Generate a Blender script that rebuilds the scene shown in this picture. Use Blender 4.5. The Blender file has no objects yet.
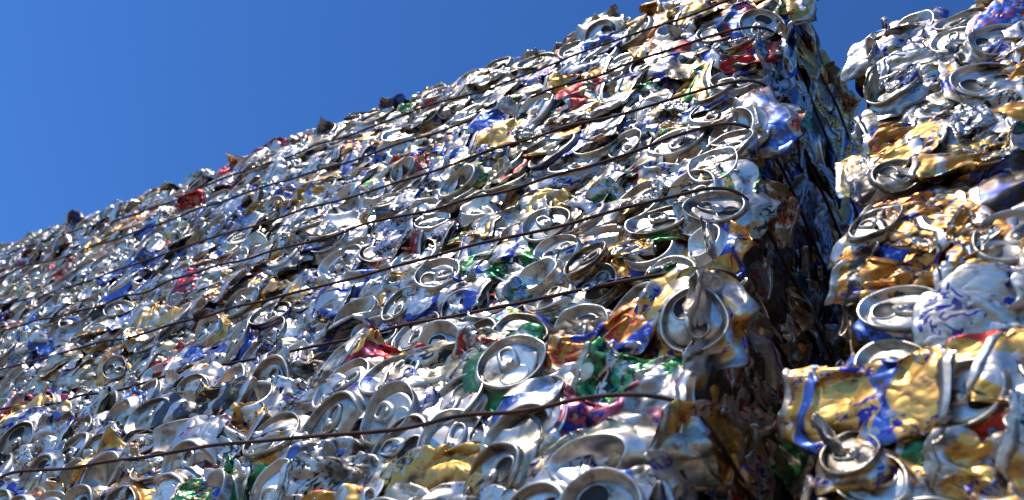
import bpy, math, random
from mathutils import Vector, Matrix, noise
random.seed(44)
R=random.random
def U(a,b): return a+(b-a)*random.random()
sc=bpy.context.scene
sc.view_settings.view_transform='Standard'; sc.view_settings.look='None'; sc.view_settings.exposure=0
H0=1.31      # camera height
# ---------------------------------------------------------------- materials
def newmat(name):
    m=bpy.data.materials.new(name); m.use_nodes=True
    nt=m.node_tree; b=nt.nodes['Principled BSDF']
    return m,nt,b
def N(nt,t,**k):
    n=nt.nodes.new(t)
    for a,v in k.items():
        setattr(n,a,v)
    return n
def ramp(nt,stops,interp='LINEAR'):
    r=nt.nodes.new('ShaderNodeValToRGB'); r.color_ramp.interpolation=interp
    e=r.color_ramp.elements
    while len(e)<len(stops): e.new(0.5)
    for i,(p,c) in enumerate(stops):
        e[i].position=p
        if not hasattr(c,'__len__'): c=(c,c,c)
        e[i].color=(c[0],c[1],c[2],1)
    return r
def mix(nt,f,a,b,mode='MIX'):
    m=nt.nodes.new('ShaderNodeMix'); m.data_type='RGBA'; m.blend_type=mode
    if hasattr(f,'links'): nt.links.new(f,m.inputs[0])
    else: m.inputs[0].default_value=f
    for s,v in ((6,a),(7,b)):
        if hasattr(v,'links'): nt.links.new(v,m.inputs[s])
        else: m.inputs[s].default_value=(v[0],v[1],v[2],1)
    return m.outputs[2]
def math_(nt,op,a,b=0.0):
    m=nt.nodes.new('ShaderNodeMath'); m.operation=op
    for i,v in enumerate((a,b)):
        if hasattr(v,'links'): nt.links.new(v,m.inputs[i])
        else: m.inputs[i].default_value=v
    return m.outputs[0]
def shifted(nt,vec,rnd,k):
    a=nt.nodes.new('ShaderNodeVectorMath'); a.operation='MULTIPLY_ADD'
    cb=nt.nodes.new('ShaderNodeCombineXYZ')
    for i in range(3): nt.links.new(rnd,cb.inputs[i])
    nt.links.new(cb.outputs[0],a.inputs[0]); a.inputs[1].default_value=(k,k*1.7,k*.6); nt.links.new(vec,a.inputs[2])
    return a.outputs[0]
def noise3(nt,vec,scale,detail=3,rough=.5,dist=0):
    n=nt.nodes.new('ShaderNodeTexNoise')
    nt.links.new(vec,n.inputs['Vector'])
    n.inputs['Scale'].default_value=scale; n.inputs['Detail'].default_value=detail
    n.inputs['Roughness'].default_value=rough; n.inputs['Distortion'].default_value=dist
    return n.outputs['Fac']
def bumps(nt,b,vec,s1,d1):
    n1=noise3(nt,vec,s1,1,.5,.2)
    a=math_(nt,'ABSOLUTE',math_(nt,'SUBTRACT',n1,.5))
    b1=nt.nodes.new('ShaderNodeBump'); b1.inputs['Strength'].default_value=d1; b1.inputs['Distance'].default_value=.01
    nt.links.new(a,b1.inputs['Height']); nt.links.new(b1.outputs[0],b.inputs['Normal'])
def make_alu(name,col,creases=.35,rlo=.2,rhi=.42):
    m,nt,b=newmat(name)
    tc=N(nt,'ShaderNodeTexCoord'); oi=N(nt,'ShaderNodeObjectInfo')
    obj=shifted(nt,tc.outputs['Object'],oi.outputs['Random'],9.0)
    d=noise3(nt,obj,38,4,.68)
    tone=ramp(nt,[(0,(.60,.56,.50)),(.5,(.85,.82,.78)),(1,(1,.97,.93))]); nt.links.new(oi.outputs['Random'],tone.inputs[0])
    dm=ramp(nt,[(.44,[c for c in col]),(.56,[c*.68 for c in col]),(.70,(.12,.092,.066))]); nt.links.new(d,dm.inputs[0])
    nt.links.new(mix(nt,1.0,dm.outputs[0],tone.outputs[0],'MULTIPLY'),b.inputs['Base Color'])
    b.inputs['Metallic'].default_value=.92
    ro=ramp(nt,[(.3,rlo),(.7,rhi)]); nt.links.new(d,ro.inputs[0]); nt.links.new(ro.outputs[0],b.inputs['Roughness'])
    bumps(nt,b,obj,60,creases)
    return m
M_alu=make_alu('bare_aluminium',(.82,.77,.69),.09,.29,.46)
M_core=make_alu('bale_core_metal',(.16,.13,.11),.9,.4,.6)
# label
m,nt,b=newmat('printed_can_label'); M_lab=m
tc=N(nt,'ShaderNodeTexCoord'); oi=N(nt,'ShaderNodeObjectInfo')
rnd=oi.outputs['Random']
obj=shifted(nt,tc.outputs['Object'],rnd,11.0); uv=tc.outputs['UV']
def fr(k): return math_(nt,'FRACT',math_(nt,'MULTIPLY',rnd,k))
r2=fr(17.31); r3=fr(41.77); r4=fr(73.3)
pal=ramp(nt,[(0,(.05,.08,.34)),(.10,(.56,.52,.46)),(.38,(.68,.36,.09)),(.51,(.62,.58,.52)),(.69,(.50,.04,.03)),(.75,(.08,.15,.42)),(.81,(.07,.06,.05)),(.89,(.06,.22,.08)),(.94,(.40,.37,.33))],'CONSTANT')
nt.links.new(r2,pal.inputs[0])
pal3=ramp(nt,[(0,(.04,.04,.24)),(.32,(.64,.59,.52)),(.50,(.46,.05,.03)),(.62,(.03,.03,.03)),(.80,(.62,.35,.09))],'CONSTANT')
nt.links.new(r3,pal3.inputs[0])
sep=N(nt,'ShaderNodeSeparateXYZ'); nt.links.new(uv,sep.inputs[0])
mp=N(nt,'ShaderNodeMapping'); mp.inputs['Scale'].default_value=(3,1.6,1); nt.links.new(uv,mp.inputs[0])
n1=noise3(nt,shifted(nt,mp.outputs[0],rnd,31.0),1.5,0,.4,.4)
band=math_(nt,'PINGPONG',math_(nt,'ADD',math_(nt,'MULTIPLY',sep.outputs[1],2.2),math_(nt,'ADD',math_(nt,'MULTIPLY',n1,.35),math_(nt,'MULTIPLY',rnd,9.0))),.5)
kb=ramp(nt,[(.37,0),(.38,1)]); nt.links.new(band,kb.inputs[0])
ks=ramp(nt,[(.56,0),(.572,1)]); nt.links.new(n1,ks.inputs[0])
sel=math_(nt,'GREATER_THAN',r4,.5)
k1=mix(nt,sel,ks.outputs[0],kb.outputs[0])
mp2=N(nt,'ShaderNodeMapping'); mp2.inputs['Scale'].default_value=(26,13,1); mp2.inputs['Rotation'].default_value=(0,0,.12); nt.links.new(uv,mp2.inputs[0])
n2=noise3(nt,shifted(nt,mp2.outputs[0],rnd,31.0),1.4,0,.4,1.0)
k2=ramp(nt,[(.55,0),(.57,1)]); nt.links.new(n2,k2.inputs[0])
k3=ramp(nt,[(.45,1),(.47,0)]); nt.links.new(n1,k3.inputs[0])
c1=mix(nt,k1,oi.outputs['Color'],pal.outputs[0])
c2=mix(nt,math_(nt,'MULTIPLY',k2.outputs[0],k3.outputs[0]),c1,pal3.outputs[0])
nw=noise3(nt,obj,36,4,.70)
kw=ramp(nt,[(.58,0),(.63,.8)]); nt.links.new(nw,kw.inputs[0])
c3=mix(nt,kw.outputs[0],c2,(.56,.52,.45))
kd=ramp(nt,[(.34,.9),(.49,0)]); nt.links.new(nw,kd.inputs[0])
c4=mix(nt,kd.outputs[0],c3,(.09,.066,.045))
nt.links.new(c4,b.inputs['Base Color'])
b.inputs['Metallic'].default_value=.86
ro=ramp(nt,[(.3,.5),(.6,.31)]); nt.links.new(nw,ro.inputs[0]); nt.links.new(ro.outputs[0],b.inputs['Roughness'])
bumps(nt,b,obj,55,.30)
M_dark,nt,b=newmat('can_mouth_painted_shade'); b.inputs['Base Color'].default_value=(.02,.018,.015,1); b.inputs['Roughness'].default_value=.6  # near-black colour painted in for the shade inside an open can
M_wire,nt,b=newmat('rusty_steel_wire')
tc=N(nt,'ShaderNodeTexCoord'); n=N(nt,'ShaderNodeTexNoise'); n.inputs['Scale'].default_value=60
nt.links.new(tc.outputs['Object'],n.inputs['Vector'])
r=ramp(nt,[(.35,(.018,.010,.007)),(.65,(.10,.032,.015))]); nt.links.new(n.outputs['Fac'],r.inputs[0]); nt.links.new(r.outputs[0],b.inputs['Base Color'])
b.inputs['Metallic'].default_value=.1; b.inputs['Roughness'].default_value=.8
M_gr,nt,b=newmat('concrete_yard')
tc=N(nt,'ShaderNodeTexCoord'); n=N(nt,'ShaderNodeTexNoise'); n.inputs['Scale'].default_value=3; n.inputs['Detail'].default_value=8
nt.links.new(tc.outputs['Object'],n.inputs['Vector'])
r=ramp(nt,[(.3,(.16,.135,.105)),(.7,(.28,.24,.19))]); nt.links.new(n.outputs['Fac'],r.inputs[0]); nt.links.new(r.outputs[0],b.inputs['Base Color']); b.inputs['Roughness'].default_value=.9

# ---------------------------------------------------------------- can meshes
def ridg(p,s): return abs(noise.noise(p*s))
def crumple(p,off,a1,a2):
    q=p+off
    v=Vector((0,0,0))
    for k,(s,a) in enumerate(((24,a1),(58,a2))):
        o=Vector((k*5.1,3.3,7.7))
        v.x+=a*(ridg(q+o,s)-.25)*2; v.y+=a*(ridg(q+o*2.3,s)-.25)*2; v.z+=a*(ridg(q+o*3.7,s)-.25)*2
    return v
SEG=52
def revolve(prof,verts,faces,mats,uvs):
    base=len(verts)
    for (r_,z,mt,v) in prof:
        for i in range(SEG):
            t=2*math.pi*i/SEG
            verts.append(Vector((r_*math.cos(t),r_*math.sin(t),z))); uvs.append((i/SEG,v))
    for j in range(len(prof)-1):
        for i in range(SEG):
            a=base+j*SEG+i; b_=base+j*SEG+(i+1)%SEG
            faces.append((a,a+SEG,b_+SEG,b_)); mats.append(prof[j+1][2])
def add_tab(verts,faces,mats,uvs,z,ang):
    ca,sa=math.cos(ang),math.sin(ang)
    def P(x,y,zz): return Vector((x*ca-y*sa,x*sa+y*ca,zz))
    n=20
    def ring(cx,rx,ry,zz,sq):
        out=[]
        for i in range(n):
            t=2*math.pi*i/n; c,s=math.cos(t),math.sin(t)
            x=cx+rx*abs(c)**sq*(1 if c>0 else -1); y=ry*abs(s)**sq*(1 if s>0 else -1)
            verts.append(P(x,y,zz)); uvs.append((0,0)); out.append(len(verts)-1)
        return out
    o0=ring(.0055,.0125,.0078,z+.0004,.75); o1=ring(.0055,.0120,.0073,z+.0018,.75)
    i1=ring(.0105,.0056,.0048,z+.0018,.85); i0=ring(.0105,.0052,.0044,z+.0004,.85)
    for A,B in ((o0,o1),(o1,i1),(i1,i0)):
        for i in range(n):
            faces.append((A[i],A[(i+1)%n],B[(i+1)%n],B[i])); mats.append(0)
    rv=ring(0,.0026,.0026,z+.003,1); rb=ring(0,.003,.003,z+.0017,1)
    faces.append(tuple(rv)); mats.append(0)
    for i in range(n): faces.append((rb[i],rb[(i+1)%n],rv[(i+1)%n],rv[i])); mats.append(0)
    if R()<.5:
        mouth_disc=ring(-.0125,.0078,.0098,z+.0003,.9)
        faces.append(tuple(mouth_disc)); mats.append(2)  # flat disc, interior shade is in its colour; lid is not cut open
    else:
        mouth_disc=ring(-.0125,.0078,.0098,z+.0007,.9); faces.append(tuple(mouth_disc)); mats.append(0)
    rim=ring(-.0125,.0092,.0112,z+.0002,.9); rim2=ring(-.0125,.0084,.0104,z+.0010,.9)
    for A,B in ((rim,rim2),(rim2,mouth_disc)):
        for i in range(n): faces.append((A[i],A[(i+1)%n],B[(i+1)%n],B[i])); mats.append(0)
S=1.1
def lid_profile():
    p=[(.0003,-.0036,0,0)]
    for k in range(1,9): p.append((.0212*k/8,-.0036,0,0))
    p+=[(.0220,-.0042,0,0),(.0230,-.0068,0,0),(.0238,-.0068,0,0),(.0250,-.0015,0,0),(.0256,-.0000,0,0),(.0266,.0006,0,0),(.0277,-.0001,0,0),(.0281,-.0016,0,0),(.0276,-.0034,0,0),(.0272,-.0045,0,0)]
    return p
def base_profile():
    p=[]
    for k in range(0,9):
        r_=.0003+.0212*k/8; p.append((r_,-.0105*(1-(r_/.0225)**2)-.0005,0,0))
    p+=[(.0226,.0002,0,0),(.0236,.0006,0,0),(.0246,.0002,0,0),(.0262,-.003,0,0),(.0285,-.006,0,0)]
    return p
def finish(name,verts,faces,mats,uvs):
    me=bpy.data.meshes.new(name); me.from_pydata([v[:] for v in verts],[],faces)
    for mt in (M_alu,M_lab,M_dark): me.materials.append(mt)
    me.polygons.foreach_set('material_index',mats); me.polygons.foreach_set('use_smooth',[True]*len(mats))
    ul=me.uv_layers.new(name='UVMap')
    d=[]
    for l in me.loops: d+=list(uvs[l.vertex_index])
    ul.data.foreach_set('uv',d)
    me.update(); return me
def can_axial(i):
    verts,faces,mats,uvs=[],[],[],[]
    bottom=(i%6==3); h=U(.007,.013)
    prof=base_profile() if bottom else lid_profile()
    zs=prof[-1][1]; r0=prof[-1][0]
    n=16; rb_=U(.035,.047)
    for k in range(1,n+1):
        f=k/n; rr=r0+(rb_-r0)*min(1,f*1.8); prof.append((rr,zs-h*f,1,f*.5))
    for k in range(1,4): prof.append((rb_*(1-k/3.05),zs-h,1,.6))
    revolve(prof,verts,faces,mats,uvs)
    if not bottom: add_tab(verts,faces,mats,uvs,-.0036,U(0,6.28))
    off=Vector((U(-50,50),U(-50,50),U(-50,50)))
    sy=U(.74,1.0); sh=(U(-.9,.9),U(-.9,.9)); acc=U(.002,.005); ph=U(0,6)
    fa=U(0,6.28); fc=U(.002,.018); fk=random.choice((0,0,.2,.4,.8,-.3))*U(.6,1.3); wob=U(.25,1.25)
    fd=Vector((math.cos(fa),math.sin(fa),0))
    out=[]
    for v in verts:
        v=v*S; dpt=min(1,max(0,(-v.z-.006)/.008))
        rr=math.hypot(v.x,v.y); t=math.atan2(v.y,v.x)
        if dpt>0 and rr>.001:
            g=1+dpt*acc/.033*math.sin(v.z*700+ph+1.6*math.sin(2*t+ph))
            v.x*=g; v.y*=g
            v+=crumple(v,off,.014*dpt,.0040*dpt)
        v.z+=noise.noise(Vector((v.x*22,v.y*22,0))+off)*.004*wob + noise.noise(Vector((v.x*60,v.y*60,2))+off)*.0012*wob
        v.x+=noise.noise(Vector((v.x*30,v.y*30,5))+off)*.004*wob; v.y+=noise.noise(Vector((v.x*30,v.y*30,9))+off)*.004*wob
        u=v.dot(fd)-fc
        if u>0: v.z-=fk*u; v-=fd*u*.15
        v.y*=sy; v.x+=sh[0]*v.z; v.y+=sh[1]*v.z
        out.append(v)
    return finish('lid_end_can',out,faces,mats,uvs)
def can_side(i,crush=False):
    verts,faces,mats,uvs=[],[],[],[]
    L=U(.060,.085) if not crush else U(.060,.098)
    prof=lid_profile(); zs=prof[-1][1]; r0=prof[-1][0]; n=44
    for k in range(1,n+1):
        f=k/n; rr=r0+(.033-r0)*min(1,f*9)
        if f>.93: rr=.033-(f-.93)/.07*.007
        prof.append((rr,zs-L*f,1,f))
    bp=base_profile()[::-1]
    for (r_,z,mt,v) in bp: prof.append((r_,zs-L-.004-z*.8,0,0))
    revolve(prof,verts,faces,mats,uvs)
    add_tab(verts,faces,mats,uvs,-.0036,U(0,6.28))
    off=Vector((U(-50,50),U(-50,50),U(-50,50)))
    flat=U(.08,.16); wide=U(.85,1.15); a1,a2=(.009,.0030) if not crush else (.012,.0042)
    endf=U(.5,.85) if not crush else U(.12,.25); endb=U(.15,.35) if not crush else .2
    ang=math.radians(U(66,90)) if not crush else math.radians(U(-20,20)); ang2=math.radians(U(-10,25))
    tw=U(-3,3); bend=U(-3,3); dent=[(U(-.05,.05),U(-.03,.03),U(.006,.016)) for _ in range(4)]
    Lt=L*S+.01; hl=Lt/2; pin=U(0,.35); hc=U(.0022,.0036) if crush else U(.0035,.005)
    out=[]
    for v in verts:
        v=v*S
        x=v.z+hl; y=v.x; z=v.y
        f=x/hl
        ef=max(0,(f-.35)/.65); eb=max(0,(-f-.4)/.6)
        ef=ef*ef*(3-2*ef); eb=eb*eb*(3-2*eb)
        zf=flat+(endf-flat)*ef+(endb-flat)*eb
        yf=wide+(1-wide)*max(ef,eb*.6); yf*=1-pin*math.exp(-(f*2.2)**2)
        p=Vector((x,y*yf,z*zf))
        body=1-min(1,max(ef*1.05,eb*.7)); body=max(body,.08 if not crush else .3)
        for (dx,dy,dr) in dent:
            d2=((p.x-dx)**2+(p.y-dy)**2)/(dr*dr)
            p.z-=.006*math.exp(-d2)*body*(1 if z>0 else .3)
        p+=crumple(Vector((x,y,z*.6)),off,a1*body,a2*body)
        x0=hl*.45
        if p.x>x0:
            a=ang*min(1,(p.x-x0)/(hl*.55)); rr=p.x-x0; c=a*.5
            q=p.z
            p=Vector((x0+rr*math.cos(c)-q*math.sin(a),p.y,rr*math.sin(c)*.25-.004*ef+q*math.cos(a)))
        x1=-hl*.5
        if p.x<x1:
            a=ang2*min(1,(x1-p.x)/(hl*.5)); rr=x1-p.x; q=p.z; c=a*.5
            p=Vector((x1-rr*math.cos(c)+q*math.sin(a),p.y,rr*math.sin(c)*.5+q*math.cos(a)))
        p.y+=bend*p.x*p.x*2
        p.z=hc*math.tanh(p.z/hc)+.12*p.z
        a=tw*p.x; y_,z_=p.y,p.z; p.y=y_*math.cos(a)-z_*math.sin(a); p.z=y_*math.sin(a)+z_*math.cos(a)
        out.append(p)
    return finish('side_crushed_can' if not crush else 'crumpled_can',out,faces,mats,uvs)
A=[can_axial(i) for i in range(42)]
B=[can_side(i) for i in range(14)]
C=[can_side(i,True) for i in range(30)]

# ---------------------------------------------------------------- colours
SIL=(.61,.57,.51); GOLD=(.74,.41,.10); BRZ=(.68,.28,.05); BLUE=(.05,.13,.46); WHT=(.70,.66,.59); RED=(.55,.03,.03)
GRN=(.05,.24,.08); DRK=(.06,.05,.045); LB=(.20,.35,.54); CHM=(.60,.50,.33); PUR=(.46,.10,.15)
PALT=[(SIL,48),(CHM,16),(GOLD,9),(BRZ,5),(BLUE,5.5),(WHT,10),(RED,2.5),(GRN,2.2),(DRK,4.5),(LB,2.5)]
PALR=[(SIL,36),(CHM,19),(GOLD,17),(BRZ,10),(BLUE,7),(WHT,9),(RED,1),(GRN,2),(DRK,3),(LB,1.5)]
def pick(p):
    t=sum(w for _,w in p)*R()
    for c,w in p:
        t-=w
        if t<=0: return c
    return p[0][0]
SPOTS=[(-.60,.525,.035,RED),(-.55,.515,.03,RED),(-.325,.38,.02,PUR),(-1.36,.72,.05,(.02,.09,.03)),(-1.245,.86,.05,BLUE),(-.342,.64,.035,GOLD),
(-1.075,.70,.05,GOLD),(-.40,1.09,.08,GOLD),(-.50,.85,.035,GOLD),(-.54,1.03,.04,BLUE),(-.32,.48,.035,BRZ),(-.33,.515,.03,BRZ),(-.124,.39,.05,GOLD),
(-.126,.53,.05,BRZ),(-.153,.45,.03,BLUE),(-.30,1.05,.06,GOLD),(-.8,.40,.04,GOLD),(-1.5,.95,.05,GOLD),(-.75,.95,.04,CHM),(-.46,.99,.03,RED),(-.5,.52,.03,GRN),(-.31,.55,.03,GRN),(-.95,.86,.05,GOLD)]

coll=sc.collection
def empty(name,loc):
    e=bpy.data.objects.new(name,None); e.location=loc; e.empty_display_size=.1; coll.objects.link(e); return e
def put(parent,meshes,pos,nrm,ang,tilt,col,s=1,sq=1,name=None):
    n=Vector(nrm); up=Vector((0,0,1)) if abs(n.z)<.9 else Vector((0,1,0))
    xa=up.cross(n).normalized()
    if abs(n.z)>.9: xa=Vector((1,0,0))
    ya=n.cross(xa).normalized()
    M=Matrix((xa,ya,n)).transposed()
    M=M@Matrix.Rotation(tilt[0],3,'X')@Matrix.Rotation(tilt[1],3,'Y')@Matrix.Diagonal((1,sq,1))@Matrix.Rotation(ang,3,'Z')
    me=random.choice(meshes)
    o=bpy.data.objects.new(name or me.name.split('.')[0],me)
    M=M*s
    o.parent=parent
    o.matrix_basis=Matrix.Translation(Vector(pos)-parent.location)@M.to_4x4()
    o.color=(*col,1)
    coll.objects.link(o); return o
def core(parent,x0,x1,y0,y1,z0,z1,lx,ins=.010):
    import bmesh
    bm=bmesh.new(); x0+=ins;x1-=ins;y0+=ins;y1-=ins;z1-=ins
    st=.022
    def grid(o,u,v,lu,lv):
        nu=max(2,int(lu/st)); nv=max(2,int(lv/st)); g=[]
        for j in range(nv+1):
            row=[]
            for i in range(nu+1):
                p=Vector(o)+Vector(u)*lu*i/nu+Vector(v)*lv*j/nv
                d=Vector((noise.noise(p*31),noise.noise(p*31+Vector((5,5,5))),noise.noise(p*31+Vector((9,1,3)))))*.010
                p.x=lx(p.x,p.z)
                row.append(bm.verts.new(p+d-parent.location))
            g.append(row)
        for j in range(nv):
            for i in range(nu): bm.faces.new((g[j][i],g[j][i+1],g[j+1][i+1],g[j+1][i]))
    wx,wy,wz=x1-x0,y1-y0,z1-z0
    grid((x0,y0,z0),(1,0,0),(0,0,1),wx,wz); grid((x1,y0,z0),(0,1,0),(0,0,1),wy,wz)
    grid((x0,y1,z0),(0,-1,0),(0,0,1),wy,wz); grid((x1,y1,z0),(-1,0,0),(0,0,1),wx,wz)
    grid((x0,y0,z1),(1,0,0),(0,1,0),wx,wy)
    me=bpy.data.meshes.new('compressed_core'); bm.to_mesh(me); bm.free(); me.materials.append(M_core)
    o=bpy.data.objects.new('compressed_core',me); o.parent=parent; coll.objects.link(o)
def colour_at(x,z,pal):
    c=pick(pal)
    for (sx,sz,sr,scol) in SPOTS:
        if (x-sx)**2+(z-H0-sz)**2<sr*sr: c=scol
    f=U(.62,1.05); return tuple(min(.9,k*f) for k in c)
def choose(plid,pb=.28):
    r_=R()
    if r_<plid: return A
    return B if r_<plid+(1-plid)*pb else C
def bale(x0,x1,y0,y1,z0,z1,wires,pal=PALT,dens=1.0,lidp=.40,downtilt=0,sides='',top=False,bul=.01,cornerdrop=0,sc_=1,pb=.28,scraps=0,lean=0):
    par=empty('crushed_can_bale',((x0+x1)/2,(y0+y1)/2,z0))
    def lx(x,z):
        return x-lean*max(0,(z-z0)/(z1-z0))*min(1,max(0,(x-(x1-.5))/.5))
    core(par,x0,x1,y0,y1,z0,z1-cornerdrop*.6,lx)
    def yb(x,z):
        f=(z-(z0+z1)/2)/((z1-z0)/2)
        e=max(0,abs(f)-.8)/.2
        return y0-bul*(1-f*f)+.020*e*e+.007*noise.noise(Vector((x*5,z*7,y0*40)))
    rs=.036/dens*sc_; cs=.060/dens*sc_
    nr=int((z1-z0)/rs); rs=(z1-z0)/nr
    for j in range(nr):
        xl=x0+(.025 if 'L' in sides else 0); xr=x1-(.03 if 'R' in sides else 0)
        x=xl+U(0,cs)*.5
        while x<xr+.012:
            z=z0+(j+.5)*rs+U(-.008,.008)
            if j==nr-1 and top: z=min(z,z1-.018)
            if cornerdrop and x>x1-.14: z-=cornerdrop*(1-(x1-x)/.14)*((z-z0)/(z1-z0))
            ms=choose(lidp,pb); isl=ms is A
            nx=0
            if x>x1-.045 and 'R' in sides: nx=U(0,.35)
            if x<x0+.04 and 'L' in sides: nx=-U(0,.35)
            n=Vector((nx,-1,0)).normalized()
            if isl:
                ang=U(0,6.28); t=(random.gauss(downtilt,.12),random.gauss(0,.10)); s=U(.86,1.10)*sc_; sq=U(.74,1)
            else:
                ang=random.choice((0,math.pi))+random.gauss(0,.20); t=(random.gauss(downtilt*.6+.09,.11),random.gauss(0,.07)); s=U(.9,1.2)*sc_; sq=U(.6,.9)
            y=yb(x,z)+(U(-.0075,-.001) if isl else U(-.003,.007))
            put(par,ms,(lx(x,z),y,z),n,ang,t,colour_at(x,z,pal),s,sq)
            x+=cs*U(.75,1.25)
    for _ in range(int(scraps*(x1-x0)*(z1-z0))):
        x=U(x0+.02,x1-.04); z=U(z0+.02,z1-.03)
        put(par,C,(lx(x,z),yb(x,z)-U(.002,.008),z),(0,-1,0),random.gauss(0,.5),(random.gauss(.1,.3),random.gauss(0,.25)),colour_at(x,z,pal),U(.28,.6)*sc_,U(.35,.8),'torn_can_scrap')
    for sd in sides:
        xs=x1-.012 if sd=='R' else x0+.012; nn=(1,0,0) if sd=='R' else (-1,0,0)
        for j in range(nr):
            y=y0+.02+U(0,.03)
            while y<y1:
                z=z0+(j+.5)*rs+U(-.012,.012)
                if cornerdrop: z-=cornerdrop*((z-z0)/(z1-z0))
                near=y<y0+.3
                put(par,choose(.25,0),(lx(xs,z)+U(-.006,.005)*(1 if sd=='R' else -1),y,z),nn,random.choice((0,math.pi))+random.gauss(0,.35),(random.gauss(0,.18),random.gauss(0,.2)),colour_at(xs,z,pal),U(.8,1.02)*sc_,.75)
                y+=cs*(U(.65,1.0) if near else U(1,1.5))
    if top:
        y=y0+.04
        while y<y1:
            x=x0+(.02 if 'L' in sides else 0)
            while x<x1-.02:
                z=z1-.020+U(-.008,.002)
                if cornerdrop and x>x1-.14: z-=cornerdrop*(1-(x1-x)/.14)
                put(par,choose(.25,0),(lx(x,z)+U(-.01,.005),y+U(-.01,.01),z),(0,0,1),U(0,6.28),(random.gauss(0,.12),random.gauss(0,.12)),colour_at(x,z1,pal),U(.8,1.0))
                x+=.06*U(.8,1.2)
            y+=.055
    for wz in wires:
        cu=bpy.data.curves.new('baling_wire','CURVE'); cu.dimensions='3D'; cu.bevel_depth=.0015; cu.bevel_resolution=3
        pts=[]
        sl=U(-.006,.006)
        if 'R' in sides:
            y=y1
            while y>y0+.02: pts.append((lx(x1,wz)-.002+U(-.002,.002),y,wz+U(-.003,.003))); y-=.05
            pts.append((lx(x1,wz)-.004,y0+.004,wz))
        x=x1-.022; ph=U(0,50)
        while x>x0:
            pts.append((lx(x,wz),yb(x,wz)-.0125+random.gauss(0,.0022)+.003*noise.noise(Vector((x*4,ph,0))),wz+sl*(x1-x)+random.gauss(0,.0012)+.006*noise.noise(Vector((x*2.5,ph,3))))); x-=.05
        pts.append((x0,yb(x0,wz)-.008,wz+sl*(x1-x0)))
        sp=cu.splines.new('NURBS'); sp.points.add(len(pts)-1); sp.order_u=3; sp.use_endpoint_u=True
        for k,p in enumerate(pts): sp.points[k].co=(p[0]-par.location.x,p[1]-par.location.y,p[2]-par.location.z,1)
        cu.materials.append(M_wire)
        o=bpy.data.objects.new('baling_wire',cu); o.parent=par; coll.objects.link(o)
    return par
BH=.61; XC=-.262
def zz(*a): return [H0+v for v in a]
for k,(xa,xb) in enumerate(((-1.49,XC),(-2.71,-1.49))):
    sR='R' if k==0 else ''
    bale(xa,xb,0,.6,3*BH,4*BH+.010,zz(.562,.655,.75,.835,.94,1.03),sides=sR,top=True,bul=.006,cornerdrop=.05 if k==0 else 0,sc_=.94,lidp=.52,pb=.10,scraps=130,lean=.030 if k==0 else 0)
    bale(xa-.01,xb+.016,-.034,.58,2*BH,3*BH-.002,zz(.01,.11,.20,.29,.392),sides=sR,downtilt=.12,lidp=.64,bul=.010,sc_=1.0,pb=.04,scraps=80)
    bale(xa,xb,-.01,.6,BH,2*BH,[.7,.85,1.0,1.15],sides=sR,dens=.8)
    bale(xa,xb,-.02,.6,0,BH,[.1,.25,.4,.52],sides=sR,dens=.8)
for (z0,z1,d,y0) in ((0,.37,.8,-.01),(.37,.97,.8,0),(.97,1.58,1,-.008),(1.58,2.19,1,.0)):
    bale(-.192,.95,y0,.6,z0,z1,[z0+.08,z0+.2,z0+.33,z0+.46] if z0!=1.58 else [],pal=PALR,dens=d,sides='L',top=(z1>2),lidp=.44,downtilt=.05,sc_=.84,pb=.05,scraps=150 if z0==1.58 else 0)
me=bpy.data.meshes.new('ground'); s=300
me.from_pydata([(-s,-s,0),(s,-s,0),(s,s,0),(-s,s,0)],[],[(0,1,2,3)]); me.materials.append(M_gr)
g=bpy.data.objects.new('ground',me); coll.objects.link(g)
# ---------------------------------------------------------------- light
sd=Vector((-.34,-.54,.77)).normalized()
el=math.asin(sd.z); az=math.atan2(sd.x,sd.y)
L=bpy.data.lights.new('sun','SUN'); L.energy=3.5; L.angle=math.radians(.5); L.color=(1,.945,.86)
lo=bpy.data.objects.new('sun',L); lo.rotation_euler=sd.to_track_quat('Z','Y').to_euler(); lo.location=(0,0,10); coll.objects.link(lo)
wd=bpy.data.worlds.new('World'); sc.world=wd; wd.use_nodes=True; nt=wd.node_tree
bg=nt.nodes['Background']; sky=nt.nodes.new('ShaderNodeTexSky'); sky.sky_type='NISHITA'; sky.sun_disc=False
sky.sun_elevation=el; sky.sun_rotation=az; sky.air_density=1.0; sky.dust_density=0; sky.ozone_density=3.0
tint=mix(nt,1.0,sky.outputs[0],(.45,.88,1.46),'MULTIPLY')
nt.links.new(tint,bg.inputs[0]); bg.inputs[1].default_value=.113
# ---------------------------------------------------------------- camera
cx=Vector((.816,.485,.315)).normalized(); cz=Vector((.544,-.457,-.704)); cz=(cz-cx*cz.dot(cx)).normalized(); cy=cz.cross(cx)
M=Matrix((cx,cy,cz)).transposed().to_4x4(); M.translation=Vector((0,-.43,H0))
cd=bpy.data.cameras.new('camera'); cam=bpy.data.objects.new('camera',cd); coll.objects.link(cam); cam.matrix_world=M
cd.sensor_width=36; cd.lens=36*1000/1024; cd.clip_start=.01; cd.clip_end=1000
cd.dof.use_dof=True; cd.dof.focus_distance=.92; cd.dof.aperture_fstop=9
sc.camera=cam
print('objs',len(bpy.data.objects))
